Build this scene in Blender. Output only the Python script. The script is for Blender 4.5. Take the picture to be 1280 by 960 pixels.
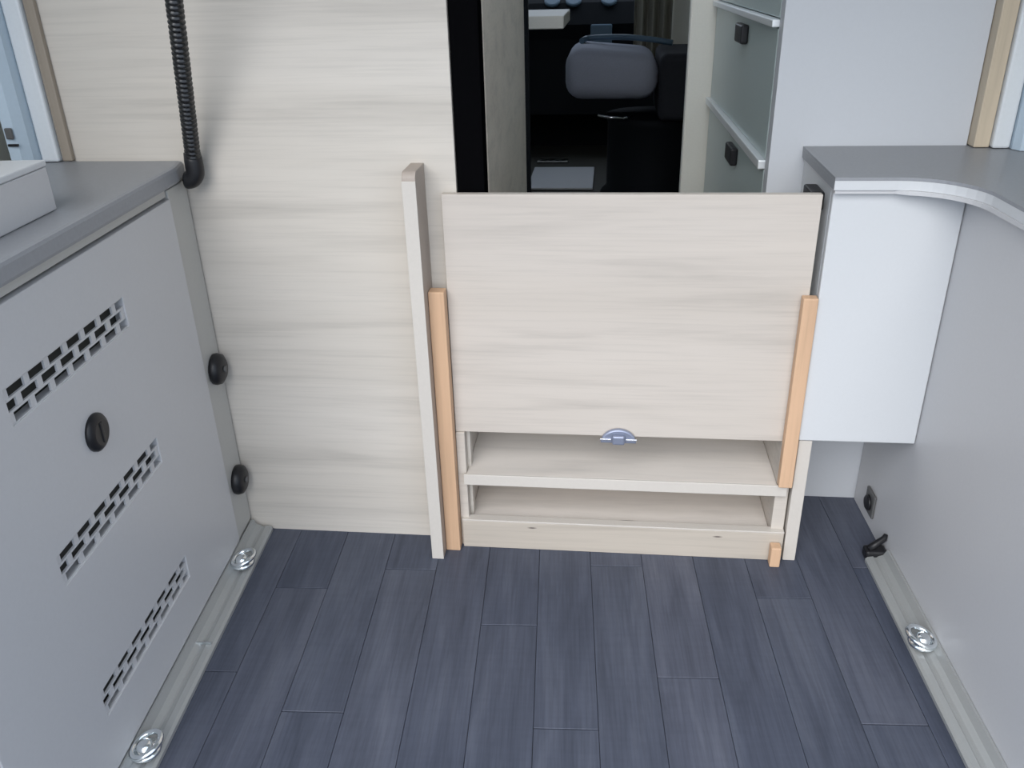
import bpy, bmesh, math, random
from mathutils import Vector, Matrix

random.seed(4)
scene = bpy.context.scene
for o in list(bpy.data.objects):
    bpy.data.objects.remove(o)
COL = scene.collection
R = math.radians

# ------------------------------------------------------------------ camera
cam_d = bpy.data.cameras.new('camera')
cam = bpy.data.objects.new('camera', cam_d)
COL.objects.link(cam)
yaw, pitch, roll = R(6.85), R(26.256), R(-1.6385)
fw = Vector((-math.sin(yaw) * math.cos(pitch), math.cos(yaw) * math.cos(pitch), -math.sin(pitch)))
rt = Vector((math.cos(yaw), math.sin(yaw), 0))
up = rt.cross(fw)
rt, up = math.cos(roll) * rt + math.sin(roll) * up, -math.sin(roll) * rt + math.cos(roll) * up
mw = Matrix((rt, up, -fw)).transposed().to_4x4()
mw.translation = (0, 0, 1.05)
cam.matrix_world = mw
cam_d.sensor_width = 36.0
cam_d.lens = 1061.9 / 1280 * 36.0
cam_d.clip_start = 0.02
scene.camera = cam

# ------------------------------------------------------------------ world and light
world = bpy.data.worlds.new('overcast_sky')
scene.world = world
world.use_nodes = True
bg = world.node_tree.nodes['Background']
bg.inputs['Color'].default_value = (0.80, 0.92, 1.10, 1)
bg.inputs['Strength'].default_value = 1.0

sun_d = bpy.data.lights.new('hazy_sun', 'SUN')
sun_d.energy = 1.8
sun_d.angle = R(50)
sun_d.color = (1.0, 0.97, 0.93)
sun = bpy.data.objects.new('hazy_sun', sun_d)
COL.objects.link(sun)
sun.rotation_euler = Vector((0.17, 0.90, -0.64)).to_track_quat('-Z', 'Y').to_euler()

vs = scene.view_settings
vs.view_transform = 'Standard'
vs.look = 'None'
vs.gamma = 1.0
vs.use_curve_mapping = False
vs.exposure = 0.55


# ------------------------------------------------------------------ materials
def nt_new(name):
    m = bpy.data.materials.new(name)
    m.use_nodes = True
    nt = m.node_tree
    return m, nt, nt.nodes['Principled BSDF']


def mix_rgb(nt, fac, a, b, blend='MIX'):
    n = nt.nodes.new('ShaderNodeMix')
    n.data_type = 'RGBA'
    n.blend_type = blend
    for sock, v in ((n.inputs[0], fac), (n.inputs[6], a), (n.inputs[7], b)):
        if hasattr(v, 'links'):
            nt.links.new(v, sock)
        elif isinstance(v, (tuple, list)):
            sock.default_value = (*v, 1)
        else:
            sock.default_value = v
    return n.outputs[2]


def coords(nt, scale, offs=None, kind='Object'):
    tc = nt.nodes.new('ShaderNodeTexCoord')
    mp = nt.nodes.new('ShaderNodeMapping')
    mp.inputs['Scale'].default_value = scale
    nt.links.new(tc.outputs[kind], mp.inputs['Vector'])
    if offs is not None:
        nt.links.new(offs, mp.inputs['Location'])
    return mp.outputs['Vector']


def noise(nt, vec, scale, detail=4, rough=0.55, dist=0.0):
    n = nt.nodes.new('ShaderNodeTexNoise')
    n.inputs['Scale'].default_value = scale
    n.inputs['Detail'].default_value = detail
    n.inputs['Roughness'].default_value = rough
    n.inputs['Distortion'].default_value = dist
    nt.links.new(vec, n.inputs['Vector'])
    return n.outputs['Fac']


def ramp(nt, fac, stops):
    n = nt.nodes.new('ShaderNodeValToRGB')
    cr = n.color_ramp
    while len(cr.elements) < len(stops):
        cr.elements.new(0.5)
    for e, (p, c) in zip(cr.elements, stops):
        e.position = p
        e.color = (*c, 1) if len(c) == 3 else c
    nt.links.new(fac, n.inputs['Fac'])
    return n.outputs['Color']


def bump(nt, b, height, strength, dist=0.001):
    n = nt.nodes.new('ShaderNodeBump')
    n.inputs['Strength'].default_value = strength
    n.inputs['Distance'].default_value = dist
    nt.links.new(height, n.inputs['Height'])
    nt.links.new(n.outputs['Normal'], b.inputs['Normal'])


def plain(name, col, rough=0.5, metal=0.0, speck=0.04, spec=0.4, clear=0.0):
    m, nt, b = nt_new(name)
    f = noise(nt, coords(nt, (1, 1, 1)), 180, 3, 0.6)
    c = mix_rgb(nt, f, tuple(v * (1 - speck) for v in col), tuple(min(1, v * (1 + speck)) for v in col))
    nt.links.new(c, b.inputs['Base Color'])
    b.inputs['Roughness'].default_value = rough
    b.inputs['Metallic'].default_value = metal
    b.inputs['Specular IOR Level'].default_value = spec
    b.inputs['Coat Weight'].default_value = clear
    return m


def oak(name, base=(0.645, 0.60, 0.54), dark=0.87, marks=(), axis='x', rough=0.5):
    """pale oak laminate, grain along local x (or z)"""
    m, nt, b = nt_new(name)
    sc = {'x': (0.9, 6, 15), 'z': (15, 15, 0.9)}[axis]
    v = coords(nt, sc)
    f1 = noise(nt, v, 1.6, 5, 0.55, 0.5)
    sc2 = {'x': (3.0, 30, 110), 'z': (110, 110, 3)}[axis]
    f2 = noise(nt, coords(nt, sc2), 1.5, 4, 0.6, 0.2)
    sc3 = {'x': (0.25, 2, 5.5), 'z': (5, 5, 0.3)}[axis]
    f3 = noise(nt, coords(nt, sc3), 1.0, 2, 0.5, 0.2)
    d = tuple(x * dark for x in base)
    d2 = (base[0] * dark * 0.93, base[1] * dark * 0.90, base[2] * dark * 0.86)
    c = ramp(nt, f1, [(0.30, d), (0.47, base), (0.70, tuple(min(1, x * 1.05) for x in base))])
    fine = ramp(nt, f2, [(0.32, (0.86, 0.86, 0.86)), (0.52, (1, 1, 1))])
    c = mix_rgb(nt, 0.55, c, fine, 'MULTIPLY')
    band = ramp(nt, f3, [(0.38, (0.95, 0.945, 0.935)), (0.58, (1.0, 1.0, 1.0))])
    c = mix_rgb(nt, 0.9, c, band, 'MULTIPLY')
    # little knots / splits printed in the wood
    for mk in marks:
        mx, mz, rx, rz = mk[:4]
        on_y = len(mk) > 4
        tc = nt.nodes.new('ShaderNodeTexCoord')
        mp = nt.nodes.new('ShaderNodeMapping')
        mp.vector_type = 'POINT'
        mp.inputs['Location'].default_value = (-mx / rx, -mz / rz, 0) if on_y else (-mx / rx, 0, -mz / rz)
        mp.inputs['Scale'].default_value = (1 / rx, 1 / rz, 0) if on_y else (1 / rx, 0, 1 / rz)
        mp.inputs['Rotation'].default_value = (0, 0, 0)
        nt.links.new(tc.outputs['Object'], mp.inputs['Vector'])
        ln = nt.nodes.new('ShaderNodeVectorMath')
        ln.operation = 'LENGTH'
        nt.links.new(mp.outputs['Vector'], ln.inputs[0])
        k = ramp(nt, ln.outputs['Value'], [(0.3, (1, 1, 1)), (1.0, (0, 0, 0))])
        c = mix_rgb(nt, k, c, (0.12, 0.10, 0.09))
    nt.links.new(c, b.inputs['Base Color'])
    b.inputs['Roughness'].default_value = rough
    b.inputs['Specular IOR Level'].default_value = 0.3
    bump(nt, b, f2, 0.15, 0.0006)
    return m


def plank_mat():
    m, nt, b = nt_new('grey_wood_vinyl')
    oi = nt.nodes.new('ShaderNodeObjectInfo')
    mul = nt.nodes.new('ShaderNodeMath')
    mul.operation = 'MULTIPLY'
    mul.inputs[1].default_value = 37.0
    nt.links.new(oi.outputs['Random'], mul.inputs[0])
    cb = nt.nodes.new('ShaderNodeCombineXYZ')
    for i in range(3):
        nt.links.new(mul.outputs[0], cb.inputs[i])
    f1 = noise(nt, coords(nt, (14, 1.6, 1), cb.outputs[0]), 1.8, 5, 0.6, 0.5)
    f2 = noise(nt, coords(nt, (160, 5, 1), cb.outputs[0]), 1.4, 3, 0.6)
    f3 = noise(nt, coords(nt, (12, 90, 1), cb.outputs[0]), 1.2, 2, 0.5)
    c = ramp(nt, f1, [(0.26, (0.054, 0.062, 0.086)), (0.5, (0.078, 0.088, 0.120)), (0.74, (0.108, 0.119, 0.154))])
    c = mix_rgb(nt, 0.5, c, ramp(nt, f2, [(0.3, (0.72, 0.72, 0.72)), (0.6, (1.1, 1.1, 1.1))]), 'MULTIPLY')
    c = mix_rgb(nt, 0.15, c, ramp(nt, f3, [(0.35, (0.8, 0.8, 0.8)), (0.6, (1.1, 1.1, 1.1))]), 'MULTIPLY')
    tone = ramp(nt, oi.outputs['Random'], [(0.0, (0.84, 0.86, 0.90)), (0.5, (1.0, 1.0, 1.0)), (1.0, (1.17, 1.13, 1.11))])
    c = mix_rgb(nt, 0.8, c, tone, 'MULTIPLY')
    nt.links.new(c, b.inputs['Base Color'])
    b.inputs['Roughness'].default_value = 0.5
    b.inputs['Specular IOR Level'].default_value = 0.3
    bump(nt, b, f2, 0.2, 0.0006)
    return m


M = {}
M['oak'] = oak('pale_oak')
M['oak_flap'] = oak('pale_oak_flap', base=(0.60, 0.545, 0.49))
M['oak_lip'] = oak('pale_oak_lip', base=(0.52, 0.465, 0.40), marks=((-0.163, 0.052, 0.011, 0.0024), (0.196, 0.050, 0.011, 0.0024)))
M['oak_base'] = oak('pale_oak_base', base=(0.74, 0.68, 0.62))
M['oak_floorboard'] = oak('pale_oak_inner_base', base=(0.72, 0.67, 0.62), marks=((0.025, 0.023, 0.022, 0.004, 'y'),))
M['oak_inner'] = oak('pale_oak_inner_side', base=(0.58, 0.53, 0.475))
M['oak_strip'] = oak('oak_edge_strip', base=(0.34, 0.29, 0.235), axis='z')
M['oak_strip_light'] = oak('oak_edge_strip_light', base=(0.58, 0.49, 0.37), axis='z')
M['pine'] = oak('raw_orange_pine', base=(0.66, 0.435, 0.28), dark=0.90, axis='z', rough=0.6)
M['edge'] = plain('pale_edge_band', (0.60, 0.56, 0.51), 0.5)
M['taupe'] = plain('taupe_edge_band', (0.42, 0.36, 0.315), 0.55)
M['laminate'] = plain('grey_cream_laminate', (0.575, 0.575, 0.585), 0.38, speck=0.03)
M['laminate_dark'] = plain('grey_stile_laminate', (0.50, 0.495, 0.47), 0.42, speck=0.03)
M['white'] = plain('white_laminate', (0.62, 0.635, 0.65), 0.4, speck=0.02)
M['wall_white'] = plain('white_wall_laminate', (0.555, 0.575, 0.605), 0.5, speck=0.02)
M['jamb'] = plain('matt_black_jamb', (0.003, 0.003, 0.0035), 0.8, speck=0.1, spec=0.0)
M['worktop'] = plain('grey_worktop', (0.285, 0.295, 0.315), 0.4, speck=0.10)
M['wall'] = plain('cream_wall_lining', (0.55, 0.55, 0.48), 0.7)
M['ceiling'] = plain('white_ceiling_lining', (0.7, 0.71, 0.71), 0.7)
M['pillar'] = plain('pale_blue_pillar_trim', (0.50, 0.60, 0.68), 0.35)
M['pillar_white'] = plain('white_pillar_trim', (0.70, 0.73, 0.75), 0.4)
M['cream'] = plain('cream_panel', (0.82, 0.81, 0.74), 0.45)
M['taupe_wall'] = oak('taupe_wood_wall', base=(0.80, 0.72, 0.62), axis='x')
M['green'] = plain('grey_green_front', (0.46, 0.54, 0.53), 0.3)
M['alu'] = plain('brushed_aluminium', (0.72, 0.76, 0.78), 0.28, 1.0)
M['grip'] = plain('bright_satin_aluminium', (0.86, 0.89, 0.90), 0.45, 0.6)
M['rail'] = plain('grey_anodised_rail', (0.40, 0.41, 0.405), 0.4, 0.25)
M['chrome'] = plain('bright_chrome', (0.88, 0.92, 0.94), 0.12, 1.0, 0.01)
M['black'] = plain('black_plastic', (0.012, 0.012, 0.014), 0.4, speck=0.1)
M['hose'] = plain('black_ribbed_plastic', (0.012, 0.012, 0.013), 0.22, speck=0.1, spec=0.6)
M['soft_black'] = plain('black_cab_plastic', (0.005, 0.007, 0.010), 0.7, speck=0.2, spec=0.15)
M['dark'] = plain('dark_hollow', (0.045, 0.046, 0.042), 0.8)
M['socket'] = plain('dark_grey_plastic', (0.11, 0.11, 0.11), 0.5)
M['button'] = plain('blue_grey_metal', (0.30, 0.33, 0.43), 0.35, 0.5)
M['button_ring'] = plain('satin_ring', (0.72, 0.74, 0.80), 0.25, 0.8)
M['fabric'] = plain('grey_seat_fabric', (0.36, 0.385, 0.47), 0.85, speck=0.15)
M['fabric_dark'] = plain('black_seat_fabric', (0.022, 0.024, 0.032), 0.85, speck=0.2)
M['curtain'] = plain('olive_curtain', (0.30, 0.29, 0.24), 0.9, speck=0.1)
M['cab_blue'] = plain('blue_grey_dash', (0.09, 0.15, 0.21), 0.4)
M['mat'] = plain('pale_grey_mat', (0.40, 0.42, 0.45), 0.8, speck=0.1)
M['asphalt'] = plain('grey_asphalt', (0.16, 0.165, 0.17), 0.9, speck=0.2)
M['plank'] = plank_mat()


# ------------------------------------------------------------------ mesh helpers
def obj(name, bm, mat, parent=None, smooth=False):
    me = bpy.data.meshes.new(name)
    bmesh.ops.recalc_face_normals(bm, faces=bm.faces[:])
    bm.to_mesh(me)
    bm.free()
    for m in (mat if isinstance(mat, (list, tuple)) else [mat]):
        me.materials.append(M[m])
    if smooth:
        for p in me.polygons:
            p.use_smooth = True
    o = bpy.data.objects.new(name, me)
    COL.objects.link(o)
    if parent:
        o.parent = parent
    return o


def add_box(bm, x0, x1, y0, y1, z0, z1, bev=0.0, seg=2, mat=0):
    t = bmesh.new()
    vv = [t.verts.new((x, y, z)) for x in (x0, x1) for y in (y0, y1) for z in (z0, z1)]
    for q in ((0, 1, 3, 2), (4, 6, 7, 5), (0, 4, 5, 1), (2, 3, 7, 6), (0, 2, 6, 4), (1, 5, 7, 3)):
        t.faces.new([vv[i] for i in q])
    if bev > 0:
        bmesh.ops.bevel(t, geom=t.edges[:], offset=bev, segments=seg, profile=0.5, affect='EDGES')
    merge(bm, t, mat)


def merge(bm, t, mat=0, mtx=None):
    mp = {}
    for v in t.verts:
        mp[v] = bm.verts.new(mtx @ v.co if mtx else v.co)
    for f in t.faces:
        nf = bm.faces.new([mp[v] for v in f.verts])
        nf.material_index = mat
        nf.smooth = f.smooth
    t.free()


def box(name, x0, x1, y0, y1, z0, z1, mat, parent=None, bev=0.0015, seg=2):
    bm = bmesh.new()
    add_box(bm, x0, x1, y0, y1, z0, z1, bev, seg)
    return obj(name, bm, mat, parent)


def add_prism(bm, pts, z0, z1, bev=0.0, mat=0, axis='z'):
    """polygon in a plane extruded along axis"""
    t = bmesh.new()
    def P(a, b, c):
        return {'z': (a, b, c), 'y': (a, c, b), 'x': (c, a, b)}[axis]
    lo = [t.verts.new(P(a, b, z0)) for a, b in pts]
    hi = [t.verts.new(P(a, b, z1)) for a, b in pts]
    n = len(pts)
    t.faces.new(lo)
    t.faces.new(hi)
    for i in range(n):
        t.faces.new((lo[i], lo[(i + 1) % n], hi[(i + 1) % n], hi[i]))
    bmesh.ops.recalc_face_normals(t, faces=t.faces[:])
    if bev:
        es = [e for e in t.edges if (e.verts[0] in lo) == (e.verts[1] in lo)]
        bmesh.ops.bevel(t, geom=es, offset=bev, segments=2, profile=0.5, affect='EDGES')
    merge(bm, t, mat)


def add_lathe(bm, prof, center, axis, seg=28, mat=0):
    """prof: list of (radius, height) along axis"""
    ax = Vector(axis).normalized()
    q = Vector((0, 0, 1)).rotation_difference(ax).to_matrix()
    rings = []
    for r_, h_ in prof:
        ring = []
        for k in range(seg):
            a = 2 * math.pi * k / seg
            ring.append(bm.verts.new(Vector(center) + q @ Vector((r_ * math.cos(a), r_ * math.sin(a), h_))))
        rings.append(ring)
    for a, b in zip(rings, rings[1:]):
        for k in range(seg):
            f = bm.faces.new((a[k], a[(k + 1) % seg], b[(k + 1) % seg], b[k]))
            f.smooth = True
            f.material_index = mat
    for ring in (rings[0], rings[-1]):
        f = bm.faces.new(ring)
        f.material_index = mat


def add_tube(bm, pts, radii, seg=14, closed=False, mat=0):
    n = len(pts)
    pts = [Vector(p) for p in pts]
    rings = []
    ref = None
    for i, p in enumerate(pts):
        if closed:
            d = pts[(i + 1) % n] - pts[i - 1]
        else:
            d = pts[min(i + 1, n - 1)] - pts[max(i - 1, 0)]
        d.normalize()
        if ref is None:
            ref = d.orthogonal().normalized()
        ref = (ref - d * ref.dot(d)).normalized()
        s = d.cross(ref)
        r_ = radii[i] if isinstance(radii, (list, tuple)) else radii
        rings.append([bm.verts.new(p + r_ * (math.cos(2 * math.pi * k / seg) * ref + math.sin(2 * math.pi * k / seg) * s)) for k in range(seg)])
    pairs = list(zip(rings, rings[1:]))
    if closed:
        pairs.append((rings[-1], rings[0]))
    for a, b in pairs:
        for k in range(seg):
            f = bm.faces.new((a[k], a[(k + 1) % seg], b[(k + 1) % seg], b[k]))
            f.smooth = True
            f.material_index = mat
    if not closed:
        bm.faces.new(rings[0])
        bm.faces.new(rings[-1])


def tag(o, label, cat, group=None):
    o['label'] = label
    o['category'] = cat
    if group:
        o['group'] = group
    return o


def thing(name, label, cat, loc=(0, 0, 0), rz=0.0, group=None):
    o = bpy.data.objects.new(name, None)
    COL.objects.link(o)
    o.empty_display_size = 0.05
    o.location = loc
    o.rotation_euler = (0, 0, rz)
    return tag(o, label, cat, group)


def struct(o, label, cat):
    o['kind'] = 'structure'
    return tag(o, label, cat)


# ------------------------------------------------------------------ the van shell
WALL_Y = 1.403          # face of the tall oak wall
REAR = 0.50             # the open rear doorway
CEIL = 1.66
LX, RX = -1.06, 0.76    # side linings

# floor: slab with planks as children
floor = struct(box('floor', LX, RX, REAR, 5.6, -0.06, -0.004, 'dark', bev=0), 'dark blue-grey wood-look plank floor between the two side cabinets', 'floor')
LEAN = 0.055
pw, pl_, gap = 0.1, 0.62, 0.0004
bm = bmesh.new()
add_box(bm, gap, pw - gap, gap, pl_ - gap, -0.004, 0.0, 0.0006, 1)
me = bpy.data.meshes.new('plank')
bmesh.ops.recalc_face_normals(bm, faces=bm.faces[:])
bm.to_mesh(me)
bm.free()
me.materials.append(M['plank'])
joint = {-5: 0.93, -2: 1.15, -1: 0.93, 3: 1.26, -6: 1.22, -4: 1.29, -3: 0.80, 0: 1.33, 1: 1.05, 2: 0.86, 4: 0.98, 5: 1.36, -7: 1.0}
for k in range(-7, 6):
    for j in (-1, 0, 1):
        y = joint[k] + j * pl_
        if y > 1.72 or y + pl_ < 0.6:
            continue
        p = bpy.data.objects.new('plank', me)
        COL.objects.link(p)
        p.parent = floor
        p.location = (k * 0.1 - LEAN * (y - 1.0) + 0.002, y, 0)
        p.rotation_euler = (0, 0, math.atan(LEAN))

bm = bmesh.new()      # roof with an added skylight opening to light the passage, ending at the windscreen
SK = (-0.20, 0.28, 1.75, 2.42)
for a in ((LX - 0.03, RX + 0.03, REAR, SK[2]), (LX - 0.03, RX + 0.03, SK[3], 4.98), (LX - 0.03, SK[0], SK[2], SK[3]), (SK[1], RX + 0.03, SK[2], SK[3])):
    add_box(bm, *a, CEIL, CEIL + 0.04)
struct(obj('ceiling', bm, 'ceiling'), 'pale lining of the van roof above the furniture', 'ceiling')
bm = bmesh.new()      # left side lining with an added, unseen window opening to light the living area
for a in ((REAR, 2.55, -0.06, CEIL), (3.45, 5.6, -0.06, CEIL), (2.55, 3.45, -0.06, 0.86), (2.55, 3.45, 1.48, CEIL)):
    add_box(bm, LX - 0.03, LX, *a)
struct(obj('wall_left', bm, 'wall'), 'cream side lining glimpsed behind the pale blue pillar at left', 'wall')
bm = bmesh.new()  # frame round the added window opening, out of view
for a in ((2.55, 3.45, 0.86, 0.89), (2.55, 3.45, 1.45, 1.48), (2.55, 2.58, 0.89, 1.45), (3.42, 3.45, 0.89, 1.45)):
    add_box(bm, LX - 0.035, LX + 0.012, *a)
struct(obj('added_window_1', bm, 'soft_black'), 'dark frame of the unseen side window added to light the living area', 'window')
struct(box('wall_right', RX, RX + 0.03, REAR, 5.6, -0.06, CEIL, 'wall', bev=0), 'pale side lining glimpsed at the far right edge', 'wall')
struct(box('wall_cab_end', LX, RX, 5.6, 5.63, -0.06, 1.10, 'soft_black', bev=0), 'dark far end of the driving cab', 'wall')
struct(box('ground', -12, 12, -14, REAR - 0.02, -0.62, -0.60, 'asphalt', bev=0), 'grey asphalt behind the open van', 'ground')

# tall oak wall, ending at the passage
struct(box('wall_front', -0.945, -0.253, WALL_Y, WALL_Y + 0.022, 0.0, CEIL, 'oak', bev=0.0008), 'tall pale oak wood wall behind the grey left cabinet', 'wall')
# white wall right of the passage
struct(box('wall_front_right', 0.289, 0.625, 1.602, 1.64, 0.0, CEIL, 'wall_white', bev=0.001), 'plain white wall rising behind the right grey worktop', 'wall')
# black jamb of the passage door
struct(box('trim_1', -0.252, -0.206, WALL_Y + 0.006, WALL_Y + 0.050, 0.28, CEIL, 'jamb', bev=0.002), 'black vertical door jamb at the edge of the oak wall', 'trim')
# washroom side wall along the passage
struct(box('wall_passage', -0.245, -0.222, 1.58, 2.32, 0.0, CEIL, 'taupe_wall', bev=0.001), 'dim taupe wood wall along the passage beside the black jamb', 'wall')
struct(box('trim_2', -0.247, -0.212, 2.32, 2.345, 0.0, CEIL, 'soft_black', bev=0.002), 'dark end strip of the taupe passage wall', 'trim')
# strips and pillars where the walls meet the van side
struct(box('trim_3', -0.936, -0.918, 1.392, WALL_Y - 0.0005, 0.766, CEIL, 'oak_strip', bev=0.002), 'narrow brown edge strip at the left end of the oak wall', 'trim')
struct(box('trim_4', -0.969, -0.938, 1.384, 1.42, 0.766, CEIL, 'pillar_white', bev=0.004), 'white strip between the brown edge strip and the pale blue pillar', 'trim')
struct(box('trim_6', 0.626, 0.652, 1.575, 1.64, 0.746, CEIL, 'oak_strip_light', bev=0.002), 'tan wooden edge strip at the right end of the white wall', 'trim')
struct(box('trim_7', 0.653, 0.682, 1.565, 1.62, 0.746, CEIL, 'pillar_white', bev=0.004), 'white strip beside the tan wooden edge strip at right', 'trim')
bm = bmesh.new()
add_prism(bm, [(-0.996, 1.345), (-0.980, 1.350), (-0.970, 1.366), (-0.970, 1.42), (-0.996, 1.42)], 0.766, CEIL, 0)
struct(obj('trim_5', bm, 'pillar'), 'pale blue upright pillar trim in the upper left corner', 'trim')
bm = bmesh.new()
add_prism(bm, [(0.683, 1.56), (0.69, 1.545), (0.715, 1.54), (0.715, 1.62), (0.683, 1.62)], 0.746, CEIL, 0)
struct(obj('trim_8', bm, 'pillar'), 'pale blue upright pillar trim at the far right edge', 'trim')

# small black clip on the left pillar
clip = thing('pillar_clip', 'small dark clip on the pale blue pillar at upper left', 'clip', (-0.986, 1.347, 0.80))
box('clip_body', -0.006, 0.006, -0.006, 0.0, 0.012, 0.030, 'socket', clip, 0.002)
box('clip_bar', -0.008, 0.010, -0.004, 0.001, 0.0, 0.004, 'black', clip, 0.001)

# ------------------------------------------------------------------ left cabinet
AL = math.atan(0.07)
LC = (-0.682, 0.807, 0.0)


def lw(s, x):
    """left cabinet local (depth s, outward x) to world xy"""
    return (LC[0] + x * math.cos(AL) - s * math.sin(AL), LC[1] + x * math.sin(AL) + s * math.cos(AL))


cab = thing('garage_cabinet', 'grey cabinet at left with three slotted vents and black knobs on its door', 'cabinet', LC, AL)
S0, S1 = -0.205, 0.592
DR = 0.512          # far edge of the door
bm = bmesh.new()
add_box(bm, -0.26, -0.018, S0, S1 - 0.02, 0.0, 0.735, 0.001)
obj('body', bm, 'dark', cab)
box('stile', -0.018, -0.001, DR + 0.002, S1, 0.03, 0.733, 'laminate_dark', cab, 0.0015)
box('fascia', -0.018, -0.004, S0, DR, 0.7225, 0.736, 'laminate_dark', cab, 0.001)
box('plinth', -0.018, -0.003, S0, S1, 0.0, 0.0285, 'laminate_dark', cab, 0.001)
# near side panel
box('end_panel', -0.26, -0.0005, S0 - 0.016, S0 - 0.0005, 0.0, 0.735, 'laminate', cab, 0.001)

# door built round its vent openings
V0, V1 = -0.012, 0.292
vents = [(0.607, 0.046), (0.372, 0.045), (0.141, 0.043)]
DZ0, DZ1 = 0.031, 0.719
bm = bmesh.new()
xa, xb = -0.016, 0.002


def add_plate(bm, rects, x0, x1):
    for (a, b, c, d) in rects:
        add_box(bm, x0, x1, a, b, c, d)


zs = [DZ0]
for zc, hh in sorted(vents):
    zs += [zc - hh / 2, zc + hh / 2]
zs.append(DZ1)
# grid mesh with three holes: one continuous plate
ys = [S0, V0, V1, DR]


def holed_plate(bm, ys, zs, holes, x0, x1):
    vf, vb = {}, {}
    for i, y in enumerate(ys):
        for j, z in enumerate(zs):
            vf[i, j] = bm.verts.new((x1, y, z))
            vb[i, j] = bm.verts.new((x0, y, z))
    ni, nj = len(ys) - 1, len(zs) - 1
    solid = {(i, j) for i in range(ni) for j in range(nj)} - set(holes)
    for (i, j) in solid:
        bm.faces.new((vf[i, j], vf[i + 1, j], vf[i + 1, j + 1], vf[i, j + 1]))
        bm.faces.new((vb[i, j], vb[i, j + 1], vb[i + 1, j + 1], vb[i + 1, j]))
        for (di, dj, a, b) in ((-1, 0, (i, j), (i, j + 1)), (1, 0, (i + 1, j), (i + 1, j + 1)), (0, -1, (i, j), (i + 1, j)), (0, 1, (i, j + 1), (i + 1, j + 1))):
            if (i + di, j + dj) not in solid:
                bm.faces.new((vf[a], vf[b], vb[b], vb[a]))


holed_plate(bm, ys, zs, [(1, 1), (1, 3), (1, 5)], xa, xb)
# rounded front arris of the door, a slim frame proud of the edge
door = obj('door', bm, 'laminate', cab)
bv = door.modifiers.new('bevel', 'BEVEL')
bv.width = 0.0012
bv.segments = 2
for zc, hh in vents:
    # slotted grille: three staggered rows of slots
    bm = bmesh.new()
    rows = 3
    rh = hh / rows
    bar = 0.0032
    pitch_ = 0.0455
    for r_ in range(rows + 1):
        z = zc - hh / 2 + r_ * rh
        z0, z1 = max(z - bar / 2, zc - hh / 2), min(z + bar / 2, zc + hh / 2)
        add_box(bm, -0.0035, 0.0, V0 + 0.0003, V1 - 0.0003, z0, z1)
    for r_ in range(rows):
        zl = zc - hh / 2 + r_ * rh
        off = 0.0 if r_ % 2 == 0 else pitch_ / 2
        y = V0 + 0.004 + off - pitch_
        while y < V1 + 0.05:
            a, b = max(V0 + 0.0004, y - 0.0055), min(V1 - 0.0004, y + 0.0055)
            if b - a > 0.002:
                add_box(bm, -0.0035, -0.0004, a, b, zl, zl + rh)
            y += pitch_
    obj('vent_grille', bm, 'laminate', door)
# door knob
kn = bmesh.new()
add_lathe(kn, [(0.027, 0.0), (0.027, 0.004), (0.024, 0.007), (0.018, 0.010)], (0.002, 0.139, 0.491), (1, 0, 0))
k = obj('knob', kn, 'black', door)
kb = bmesh.new()
add_box(kb, 0.0105, 0.0135, 0.136, 0.142, 0.476, 0.506, 0.001)
obj('turn_grip', kb, 'black', k)
# two hinge blocks on the stile
for zc in (0.389, 0.146):
    hb = bmesh.new()
    add_lathe(hb, [(0.029, 0.0), (0.030, 0.005), (0.028, 0.013), (0.020, 0.018), (0.008, 0.019)], (0.0, 0.557, zc), (1, 0, 0))
    h_ = obj('corner_knob', hb, 'black', cab)
    hb = bmesh.new()
    add_lathe(hb, [(0.006, 0.0), (0.006, 0.003)], (0.0192, 0.557, zc), (1, 0, 0), 12)
    obj('screw_cap', hb, 'socket', h_)

# worktop on it
bm = bmesh.new()
pts = [lw(S0 - 0.016, 0.008), lw(0.545, 0.008), lw(0.585, 0.0), (lw(0.585, 0.0)[0] - 0.002, WALL_Y - 0.001), (-1.055, WALL_Y - 0.001), (-1.055, 0.602)]
add_prism(bm, pts, 0.7365, 0.765, 0.006)
tag(obj('worktop', bm, 'worktop'), 'dull grey worktop lying on the vented left cabinet', 'worktop')

# raised locker on the worktop
lock = thing('locker', 'low grey locker with white lid standing on the left worktop', 'locker', (-0.750, 1.077, 0.7655), AL)
box('body', -0.24, 0.0, -0.455, 0.0, 0.0, 0.058, 'laminate', lock, 0.002)
box('lid', -0.24, 0.001, -0.456, 0.001, 0.0585, 0.067, 'white', lock, 0.002)

# ------------------------------------------------------------------ corrugated hose
hose = thing('ribbed_hose', 'black ribbed hose running down the oak wall to the left worktop corner', 'hose', (-0.690, 1.374, 0.72))
path = []
z = 0.02
N = 420
for i in range(N + 1):
    t = i / N
    zz = 0.050 + t * 0.60
    px = 0.0015 * math.sin(t * 3) + 0.157 * t
    py = -0.002 - 0.24 * t
    path.append(Vector((px, py, zz)))
rad = []
for i in range(N + 1):
    ph = (i / N * 0.60) / 0.0074
    s = ph - math.floor(ph)
    rad.append(0.0128 if 0.2 < s < 0.7 else 0.0102)
bm = bmesh.new()
add_tube(bm, path, rad, 16)
obj('ribbed_tube', bm, 'hose', hose)
bm = bmesh.new()
el = []
for i in range(9):
    a = math.pi / 2 * i / 8
    el.append((-0.016 + 0.016 * math.cos(a), -0.002, 0.036 - 0.018 * math.sin(a)))
el = [(0.0, -0.002, 0.064), (0.0, -0.002, 0.050)] + el + [(-0.0185, -0.002, 0.018)]
add_tube(bm, el, [0.0135, 0.0150] + [0.0150] * 9 + [0.0145], 16)
obj('elbow', bm, 'black', hose)

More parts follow.
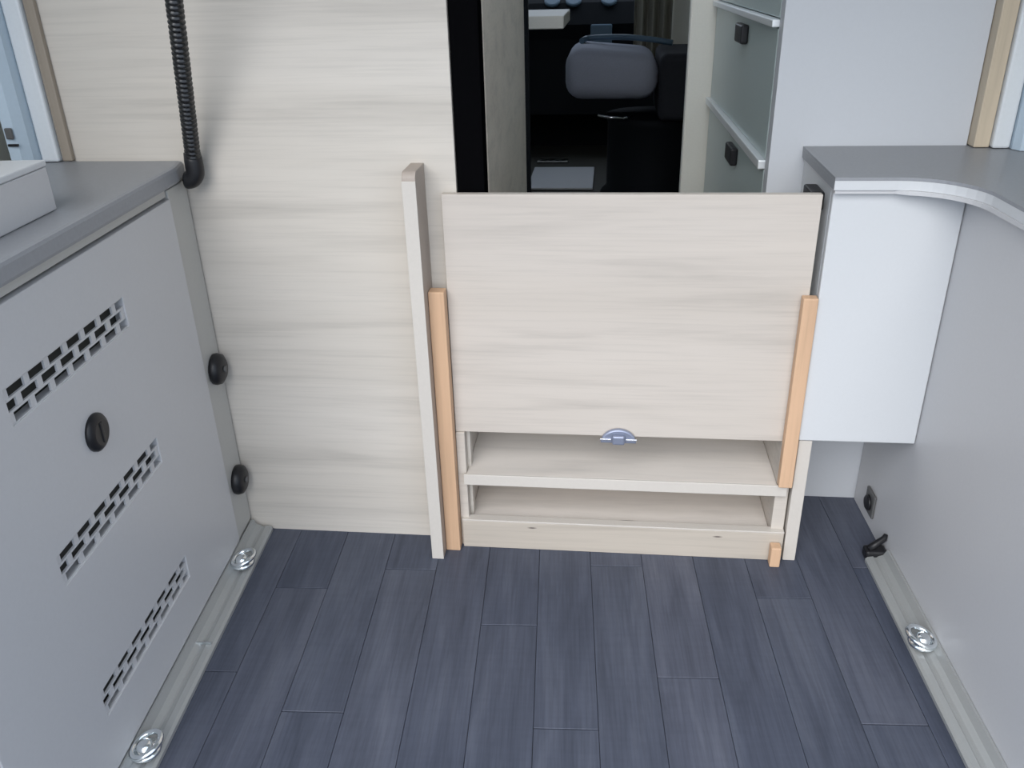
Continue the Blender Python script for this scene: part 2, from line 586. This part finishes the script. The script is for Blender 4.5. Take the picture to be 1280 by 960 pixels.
# ------------------------------------------------------------------ flap panel and the shelf unit below it
flap = thing('flap_panel', 'pale oak flap panel closing the space between the two pine cleats', 'panel', (0.03, 1.383, 0.26))
box('board', -0.306, 0.309, 0.0, 0.015, 0.0, 0.451, 'oak_flap', flap, 0.001)
bm = bmesh.new()
n = 24
rr = 0.0285
half = [(rr * 1.15 * math.cos(math.pi * i / n), rr * math.sin(math.pi * i / n) - 0.010) for i in range(n + 1)]
add_prism(bm, half, -0.010, -0.0002, 0.003, axis='y')
lat = obj('latch', bm, 'button', flap)
lat['label'] = 'blue-grey half-round latch at the bottom edge'
bm = bmesh.new()
add_box(bm, -0.0115, 0.0115, -0.018, -0.0102, -0.0095, 0.009, 0.003)
obj('latch_button', bm, 'button', lat)
for sx in (-1, 1):
    bm = bmesh.new()
    add_box(bm, min(sx * 0.013, sx * 0.034), max(sx * 0.013, sx * 0.034), -0.0125, -0.0103, -0.003, 0.0005, 0.0008)
    obj('latch_ring', bm, 'button_ring', lat)

unit = thing('shelf_unit', 'open pale oak shelf unit with orange pine cleats below the flap panel', 'shelf', (0.03, 1.38, 0.0))
ux, uy = -0.03, -1.38      # world offset into the unit


def ubox(name, x0, x1, y0, y1, z0, z1, mat, bev=0.0015, parent=unit):
    return box(name, x0 + ux, x1 + ux, y0 + uy, y1 + uy, z0, z1, mat, parent, bev)


# left upright with rounded top corner
bm = bmesh.new()
prof = [(1.331, 0.0), (1.4025, 0.0), (1.4025, 0.759)]
for i in range(7):
    a = math.pi / 2 * i / 6
    prof.append((1.343 - 0.012 * math.sin(a), 0.747 + 0.012 * math.cos(a)))
add_prism(bm, [(a + uy, b) for a, b in prof], -0.328 + ux, -0.3055 + ux, 0.001, axis='x')
sb = obj('side_board', bm, ['taupe'], unit)
sb['label'] = 'tall narrow upright, taupe on its inner face'
ubox('front_edge', -0.3282, -0.3053, 1.3285, 1.3308, 0.0, 0.745, 'edge', 0.0006, sb)
rb_ = ubox('side_board', 0.3535, 0.377, 1.374, 1.5995, 0.0, 0.2675, 'edge')
# orange pine cleats
ubox('cleat', -0.3050, -0.2765, 1.357, 1.382, 0.0, 0.548, 'pine', 0.002)
ubox('cleat', 0.3255, 0.3500, 1.362, 1.382, 0.1725, 0.543, 'pine', 0.002)
ubox('cleat', 0.3250, 0.3440, 1.350, 1.371, 0.0, 0.044, 'pine', 0.002)
# recess
ubox('inner_side', -0.2760, -0.2590, 1.3795, 1.56, 0.0, 0.2595, 'oak_inner')
ubox('inner_side', 0.3260, 0.3500, 1.3835, 1.56, 0.0, 0.2595, 'oak_inner')
ubox('shelf_board', -0.2588, 0.3258, 1.376, 1.56, 0.1485, 0.171, 'oak_base')
ubox('shelf_edge', -0.2640, 0.3440, 1.371, 1.3758, 0.148, 0.1715, 'edge', 0.001)
ubox('base_board', -0.2588, 0.3258, 1.3900, 1.56, 0.040, 0.056, 'oak_floorboard')
ubox('back_board', -0.2760, 0.3500, 1.5602, 1.572, 0.0, 0.2595, 'oak_base')
lip = ubox('lip_board', -0.2720, 0.3500, 1.372, 1.3895, 0.0, 0.0635, 'oak_lip')
ubox('lip_highlight', -0.2720, 0.3500, 1.3715, 1.3895, 0.0637, 0.0668, 'edge', 0.0006, lip)  # pale strip painting the highlight along the top of the lip

# ------------------------------------------------------------------ right furniture
AR = math.atan(0.045)
RC = (0.573, 0.915, 0.0)


def rw(s, x):
    return (RC[0] + x * math.cos(AR) - s * math.sin(AR), RC[1] + x * math.sin(AR) + s * math.cos(AR))


rc = thing('side_cabinet', 'long plain grey cabinet front running along the right side', 'cabinet', RC, AR)
box('front_panel', 0.0, 0.018, -0.38, 0.684, 0.0, 0.7185, 'laminate', rc, 0.001)
box('body', 0.0185, 0.12, -0.38, 0.66, 0.0, 0.7185, 'laminate', rc, 0.001)

hang = thing('wall_cupboard', 'white hanging cupboard under the right worktop beside the flap panel', 'cupboard', (0.452, 1.37, 0.27))
box('carcass', -0.101, 0.099, 0.0165, 0.230, 0.0, 0.4485, 'white', hang, 0.001)
box('front_panel', -0.101, 0.099, 0.0, 0.016, 0.0, 0.4485, 'white', hang, 0.002)
br = box('corner_bracket', -0.124, -0.1015, 0.050, 0.11, 0.405, 0.436, 'black', hang, 0.003)

bm = bmesh.new()
pts = [(0.346, 1.601), (0.346, 1.352), (0.440, 1.352)]
c0 = (0.440, 1.242)
for i in range(1, 11):
    a = math.pi / 2 * (1 - i / 10)
    pts.append((c0[0] + 0.103 * math.cos(a), c0[1] + 0.110 * math.sin(a)))
pts += [rw(0.1, -0.016), rw(-0.38, -0.016), (0.755, 0.535), (0.755, 1.560), (0.683, 1.560), (0.683, 1.601)]
add_prism(bm, pts, 0.7400, 0.745, 0.0)
wt = obj('worktop', bm, 'worktop')
tag(wt, 'grey worktop with curved inner corner on the white cupboard at right', 'worktop')
bm = bmesh.new()
add_prism(bm, pts, 0.7255, 0.7398, 0.0)
for f in bm.faces:
    f.normal_update()
    c_ = f.calc_center_median()
    if c_.x < 0.3462:
        f.material_index = 1
obj('edge_band', bm, ['white', 'worktop'], wt)
bm = bmesh.new()
cx = sum(p[0] for p in pts) / len(pts)
inner = [(0.349, 1.600), (0.349, 1.356), (0.438, 1.356)]
for i in range(1, 11):
    a = math.pi / 2 * (1 - i / 10)
    inner.append((c0[0] + 0.099 * math.cos(a), c0[1] + 0.106 * math.sin(a)))
inner += [rw(0.1, -0.012), rw(-0.38, -0.012), (0.754, 0.536), (0.754, 1.559), (0.682, 1.559), (0.682, 1.600)]
add_prism(bm, inner, 0.7190, 0.7253, 0.0)
obj('underside', bm, 'laminate', wt)

# socket on the right cabinet face
sk = thing('socket', 'small dark grey socket low on the right cabinet under the white cupboard', 'socket', (*rw(0.590, 0.0), 0.055), AR)
box('plate', -0.006, -0.0004, -0.024, 0.024, -0.026, 0.026, 'socket', sk, 0.003)
bm = bmesh.new()
add_lathe(bm, [(0.016, 0), (0.016, 0.004), (0.013, 0.006)], (-0.0062, 0, 0), (-1, 0, 0), 20)
obj('cover', bm, 'black', sk)

# ------------------------------------------------------------------ floor rails and lashing eyes
def rail(name, loc, ang, s0, s1, sign, label):
    """low rail along a cabinet foot; sign +1: grows to +x"""
    w = 0.042
    prof = [(0, 0), (w, 0), (w, 0.007), (w - 0.004, 0.011), (w - 0.014, 0.0125), (w - 0.016, 0.010), (w - 0.021, 0.010), (w - 0.023, 0.0125), (0.010, 0.016), (0.004, 0.028), (0.0, 0.028)]
    bm = bmesh.new()
    t = bmesh.new()
    lo = [t.verts.new((sign * a, s0, b)) for a, b in prof]
    hi = [t.verts.new((sign * a, s1, b)) for a, b in prof]
    t.faces.new(lo)
    t.faces.new(hi)
    for i in range(len(prof)):
        j = (i + 1) % len(prof)
        t.faces.new((lo[i], lo[j], hi[j], hi[i]))
    merge(bm, t)
    o = obj(name, bm, 'rail')
    o.location = loc
    o.rotation_euler = (0, 0, ang)
    struct(o, label, 'rail')
    return o


rl = rail('baseboard_left', (LC[0] + 0.0008, LC[1], 0.0005), AL, S0, S1 - 0.004, 1, 'low grey metal rail along the foot of the left cabinet')
# joint in the left rail
bm = bmesh.new()
add_box(bm, 0.010, 0.0375, 0.2405, 0.2425, 0.0125, 0.0168, 0.0003)
obj('joint_strip', bm, 'alu', rl)
rr_ = rail('baseboard_right', (RC[0] - 0.0008, RC[1], 0.0005), AR, -0.38, 0.468, -1, 'low grey metal rail along the foot of the right cabinet')


def lashing_eye(loc, ang, sign, label):
    e = thing('lashing_eye', label, 'lashing eye', loc, ang, 'lashing eyes on the floor rails')
    bm = bmesh.new()
    add_lathe(bm, [(0.0215, 0.0), (0.0225, 0.003), (0.020, 0.007), (0.012, 0.010), (0.011, 0.016), (0.005, 0.018)], (0, 0, 0.0), (0, 0, 1), 24)
    obj('stud', bm, 'chrome', e)
    bm = bmesh.new()
    pts = []
    for i in range(24):
        a = 2 * math.pi * i / 24
        pts.append((0.021 * math.cos(a) + sign * 0.003, 0.024 * math.sin(a), 0.0145 + 0.006 * math.cos(a) * sign))
    add_tube(bm, pts, 0.0045, 10, closed=True)
    obj('ring', bm, 'chrome', e)
    return e


def on_left(y, dx):
    s = (y - LC[1]) / math.cos(AL)
    a = lw(s, dx)
    return (a[0], a[1], 0.0170)


def on_right(y, dx):
    s = (y - RC[1]) / math.cos(AR)
    a = rw(s, -dx)
    return (a[0], a[1], 0.0170)


lashing_eye(on_left(1.262, 0.024), AL, 1, 'chrome lashing eye on the left rail close to the oak wall')
lashing_eye(on_left(0.822, 0.022), AL, 1, 'chrome lashing eye on the left rail at the bottom of the picture')
lashing_eye(on_right(1.145, 0.024), AR, -1, 'chrome lashing eye on the right rail')

# black end piece of the right rail
ec = thing('rail_latch', 'black plastic latch lever at the far end of the right rail', 'latch', (*rw(0.482, -0.020), 0.0005), AR)
bm = bmesh.new()
add_box(bm, -0.022, 0.0185, -0.013, 0.013, 0.0, 0.022, 0.005)
obj('base', bm, 'black', ec)
bm = bmesh.new()
add_tube(bm, [(-0.016, -0.004, 0.0225), (-0.002, 0.0, 0.031), (0.014, 0.006, 0.040), (0.018, 0.010, 0.047)], [0.006, 0.007, 0.006, 0.004], 10)
obj('lever', bm, 'black', ec)

# ------------------------------------------------------------------ living area seen above the flap
kit = thing('kitchen_block', 'grey-green kitchen drawer block with bright grip rails beyond the white wall', 'kitchen', (0.289, 1.642, 0.0), math.atan(0.02))
box('body', 0.0185, 0.42, 0.0, 0.84, 0.0, 1.12, 'green', kit, 0.001)
for (z0, z1, kz) in ((0.955, 1.118, None), (0.712, 0.938, 0.907), (0.40, 0.694, 0.655), (0.05, 0.39, None)):
    d = box('drawer', 0.0, 0.018, 0.004, 0.836, z0, z1, 'green', kit, 0.002)
    if kz:
        kb = bmesh.new()
        add_box(kb, -0.016, -0.0004, 0.305, 0.395, kz - 0.019, kz + 0.019, 0.004)
        obj('knob', kb, 'black', d)
for zc, hh in ((0.9465, 0.0065), (0.703, 0.0085)):
    box('grip_rail', -0.012, 0.018, 0.002, 0.838, zc - hh, zc + hh, 'grip', kit, 0.002)
struct(box('wall_kitchen_end', 0.206, 0.70, 2.49, 2.53, 0.0, CEIL, 'cream', bev=0.006), 'cream upright panel at the far end of the kitchen drawers', 'wall')

# dining table corner
tb = thing('dining_table', 'small pale table corner in the dark living area', 'table', (-0.36, 3.45, 0.0))
box('table_top', -0.32, 0.190, -0.20, 0.28, 0.842, 0.885, 'cream', tb, 0.004)
bm = bmesh.new()
add_lathe(bm, [(0.14, 0.0), (0.13, 0.012), (0.03, 0.02), (0.028, 0.841)], (-0.20, 0.05, 0), (0, 0, 1), 20)
obj('leg', bm, 'soft_black', tb)

# cab seat
seat = thing('swivel_chair', 'grey upholstered cab chair turned sideways beyond the passage', 'chair', (0.10, 4.25, 0.0))
bm = bmesh.new()
add_box(bm, -0.305, 0.11, -0.24, 0.24, 0.49, 0.712, 0.075, 5)
for v in bm.verts:      # seat cushion slopes down towards the bolster
    v.co.z -= 0.10 * max(0.0, v.co.x + 0.2) * (1.0 if v.co.z > 0.6 else 0.1)
for f in bm.faces:
    f.smooth = True
obj('cushion', bm, 'fabric', seat)
bm = bmesh.new()
add_box(bm, 0.113, 0.42, -0.26, 0.26, 0.40, 0.685, 0.03, 4)
obj('bolster', bm, 'fabric_dark', seat)
bm = bmesh.new()
pts = [(-0.24, 0.02, 0.723)]
for i in range(13):
    t = i / 12
    pts.append((-0.22 + 0.40 * t, 0.10 - 0.08 * t, 0.728 - 0.02 * t + 0.014 * math.sin(t * math.pi)))
add_tube(bm, pts, 0.013, 10)
obj('piping', bm, 'cab_blue', seat)
bm = bmesh.new()
add_lathe(bm, [(0.24, 0.0), (0.24, 0.03), (0.21, 0.06), (0.21, 0.36), (0.22, 0.399)], (0.10, 0, 0), (0, 0, 1), 24)
obj('pedestal', bm, 'soft_black', seat)

bm = bmesh.new()
add_tube(bm, [(-0.155, -0.235, 0.428), (-0.10, -0.25, 0.420), (-0.04, -0.25, 0.416)], 0.006, 8)
add_tube(bm, [(-0.04, -0.25, 0.416), (0.0, -0.20, 0.416)], 0.005, 8)
obj('adjuster_lever', bm, 'chrome', seat)

# folded cab curtain
bm = bmesh.new()
fr, bk = [], []
for i in range(33):
    t = i / 32
    x = 0.11 + 0.19 * t
    fr.append((x, 4.72 + 0.025 * math.sin(t * 22)))
    bk.append((x, 4.745 + 0.025 * math.sin(t * 22)))
add_prism(bm, fr + bk[::-1], 0.60, 1.55, 0)
tag(obj('cab_curtain', bm, 'curtain'), 'olive curtain hanging behind the grey cab chair', 'curtain')

struct(box('wall_cab_pillar', 0.305, 0.62, 4.80, 4.86, 0.0, 1.60, 'cream', bev=0.01), 'cream door pillar trim beside the olive cab curtain', 'wall')

# dashboard with vents
dash = thing('dashboard', 'dark blue-grey dashboard at the far end of the cab', 'dashboard', (-0.10, 5.20, 0.0))
bm = bmesh.new()
prof = [(0.0, 0.25), (0.38, 0.25), (0.38, 0.92), (0.16, 0.92), (0.05, 0.85), (-0.02, 0.74), (0.02, 0.66)]
add_prism(bm, prof, -0.90, 0.82, 0.01, axis='x')
obj('dash_body', bm, 'soft_black', dash)
for x in (-0.24, -0.12, 0.08):
    bm = bmesh.new()
    add_lathe(bm, [(0.045, 0.0), (0.045, 0.012), (0.034, 0.016)], (x, 0.060, 0.855), (0, -0.62, 0.78), 24)
    o = obj('air_vent', bm, 'cab_blue', dash)
bm = bmesh.new()
add_box(bm, -0.02, 0.10, -0.045, -0.02, 0.62, 0.74, 0.008)
obj('console_panel', bm, 'cab_blue', dash)

tag(box('floor_mat', -0.42, -0.08, 4.38, 4.88, 0.0005, 0.012, 'mat', bev=0.003), 'pale grey mat on the floor of the dark cab', 'mat')
tag(box('sill_plate', -0.42, -0.24, 5.05, 5.12, 0.0005, 0.010, 'alu', bev=0.002), 'thin bright metal sill plate on the cab floor behind the mat', 'sill plate')
